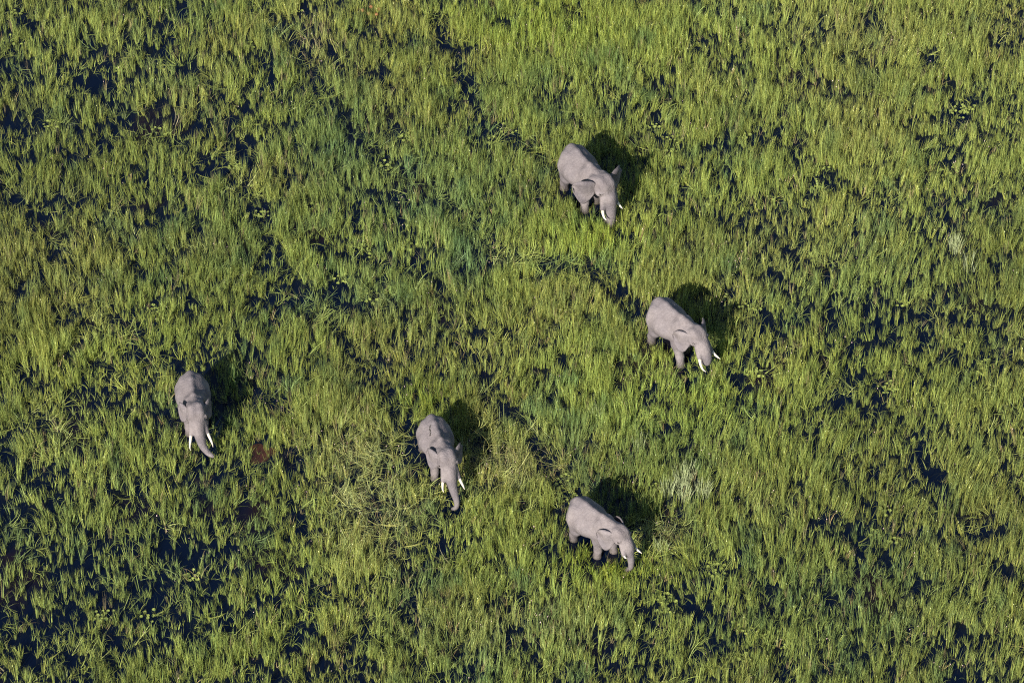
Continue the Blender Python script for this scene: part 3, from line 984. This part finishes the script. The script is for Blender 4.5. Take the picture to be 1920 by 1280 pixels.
def lily(px_, py_, n, spread, label, group, flower=False):
    gx, gy = ground(px_, py_ + 3)
    r = np.random.default_rng(int(px_ * 7 + py_))
    V, F = [], []
    placed = []
    for _ in range(n):
        for _t in range(12):
            a, d = r.uniform(0, 6.28), spread * math.sqrt(r.random())
            cx, cy = d * math.cos(a) * 1.2, d * math.sin(a)
            rad = r.uniform(.055, .105)
            if all(math.hypot(cx - q[0], cy - q[1]) > rad + q[2] for q in placed): break
        else:
            continue
        placed.append((cx, cy, rad))
        z = r.uniform(.01, .06) if r.random() < .6 else r.uniform(.08, .30)
        tl, ta, rot0 = r.uniform(0, .25), r.uniform(0, 6.28), r.uniform(0, 6.28)
        b = len(V); ns = 10
        for (rr, zz) in ((rad, .012), (rad * .55, .0)):
            for k in range(ns):
                an = rot0 + .25 + (2 * math.pi - .5) * k / (ns - 1)
                ex = rr * math.cos(an); ey = rr * math.sin(an)
                V.append((cx + ex, cy + ey, z + zz + tl * (ex * math.cos(ta) + ey * math.sin(ta)) * (z > .07)))
        V.append((cx, cy, z - .002))
        for k in range(ns - 1):
            F.append((b + k, b + k + 1, b + ns + k + 1, b + ns + k))
            F.append((b + ns + k, b + ns + k + 1, b + 2 * ns))
        if z > .07:                                   # stalk down to the water
            i = len(V)
            V += [(cx - .006, cy, z), (cx + .006, cy, z), (cx + .006, cy, -.05), (cx - .006, cy, -.05)]
            F.append((i, i + 1, i + 2, i + 3))
    root = empty('water_lily', (gx, gy, 0), 0)
    pads = mesh_obj('lily_pads', V, F, M_PAD, root)
    pads['kind'] = 'stuff'
    if flower:
        V, F = [], []
        for k in range(12):
            a = 2 * math.pi * k / 12; tilt_ = .5 if k % 2 else 1.0
            d = np.array([math.cos(a), math.sin(a), 0]); s_ = np.array([-math.sin(a), math.cos(a), 0])
            b = len(V)
            tip = d * .07 * math.sin(tilt_ + .3) + np.array([0, 0, .07 * math.cos(tilt_)])
            V += [np.zeros(3), tip * .55 + s_ * .018, tip, tip * .55 - s_ * .018]
            F.append((b, b + 1, b + 2, b + 3))
        fo = mesh_obj('flower', V, F, M_PETAL, root, False)
        fo.location = (-.15, .12, .08)
    tag(root, label, 'water lily', group)


# every cluster is named after the elephant nearest to it, the side it lies on and its rank there
MARKS = [(1110, 345, 'topmost elephant'), (1280, 625, 'rightmost elephant'), (362, 770, 'leftmost elephant'), (828, 865, 'scratched middle elephant'), (1130, 1000, 'bottom elephant')]
SIDES = ['right', 'upper right', 'top', 'upper left', 'left', 'lower left', 'bottom', 'lower right']
WORDS = ['nearest', 'second nearest', 'third nearest', 'fourth nearest', 'fifth nearest', 'sixth nearest', 'seventh nearest', 'eighth nearest', 'ninth nearest', 'tenth nearest',
         'eleventh nearest', 'twelfth nearest']
sect = {}
for q in LILIES + list(SPECIAL):
    mx_, my_, nm_ = min(MARKS, key=lambda m: math.hypot(m[0] - q[0], m[1] - q[1]))
    sd_ = SIDES[int(round(math.atan2(my_ - q[1], q[0] - mx_) / (math.pi / 4))) % 8]
    sect.setdefault((nm_, sd_), []).append((math.hypot(mx_ - q[0], my_ - q[1]), q))
for (nm_, sd_), lst in sect.items():
    for k, (_, q) in enumerate(sorted(lst)):
        if q in SPECIAL: continue
        side = {'top': 'above', 'bottom': 'below'}.get(sd_, 'to the %s of' % sd_)
        lily(q[0], q[1], random.randint(6, 12), random.uniform(.28, .5), '%s yellow-green lily pad cluster %s the %s' % (WORDS[min(k, 11)], side, nm_), 'small lily pad clusters')
for (lx_, ly_), lab in SPECIAL.items():
    lily(lx_, ly_, 20 if lx_ == 1455 else 14, .62 if lx_ == 1455 else .48, lab, 'larger lily pad patches', flower='flower' in lab)

# ------------------------------------------------------------------ droppings near the top of the view
for k, (dx_, dy_, r_, lab) in enumerate([(680, 20, .115, 'leftmost brown dung ball of the heap near the top edge'),
                                        (692, 26, .125, 'big brown dung ball at the front of the heap near the top edge'),
                                        (711, 17, .115, 'rightmost brown dung ball of the heap near the top edge'),
                                        (696, 13, .10, 'rear brown dung ball of the heap near the top edge'),
                                        (706, 27, .10, 'brown dung ball at the front right of the heap near the top edge')]):
    gx, gy = ground(dx_, dy_, .3)
    r = np.random.default_rng(k)
    V, F = [], []
    nu, nv = 10, 14
    ph = r.uniform(0, 6, 4)
    for i in range(nu + 1):
        for j in range(nv):
            th, an = math.pi * i / nu, 2 * math.pi * j / nv
            rr = r_ * (1 + .10 * math.sin(3 * an + ph[0] + 2 * th) + .08 * math.sin(5 * th + ph[1]) * math.cos(2 * an + ph[2]) + .03 * r.normal() * math.sin(th))
            V.append((rr * math.sin(th) * math.cos(an), rr * math.sin(th) * math.sin(an), rr * .85 * math.cos(th)))
    for i in range(nu):
        for j in range(nv):
            F.append((i * nv + j, (i + 1) * nv + j, (i + 1) * nv + (j + 1) % nv, i * nv + (j + 1) % nv))
    o = mesh_obj('dung_ball', V, F, M_DUNG)
    o.location = (gx, gy, .3)
    tag(o, lab, 'dung', 'dung balls in a heap')
# the mat of matted stems that carries them
gx, gy = ground(696, 21, .2)
v, f, c = make_tuft(np.random.default_rng(5), 90, .9, .022, 1.3, 1.15, 5, .35)
v[:, 2] = np.minimum(v[:, 2], .24 + .02 * np.sin(v[:, 0] * 40))
mat_o = mesh_obj('stem_mat', v, f, plain_mat('matted_stems', (.16, .14, .05), .8, .4, 5, .2), None, False)
mat_o.location = (gx, gy, 0)
tag(mat_o, 'flattened mat of stems carrying the dung balls near the top edge', 'grass mat')
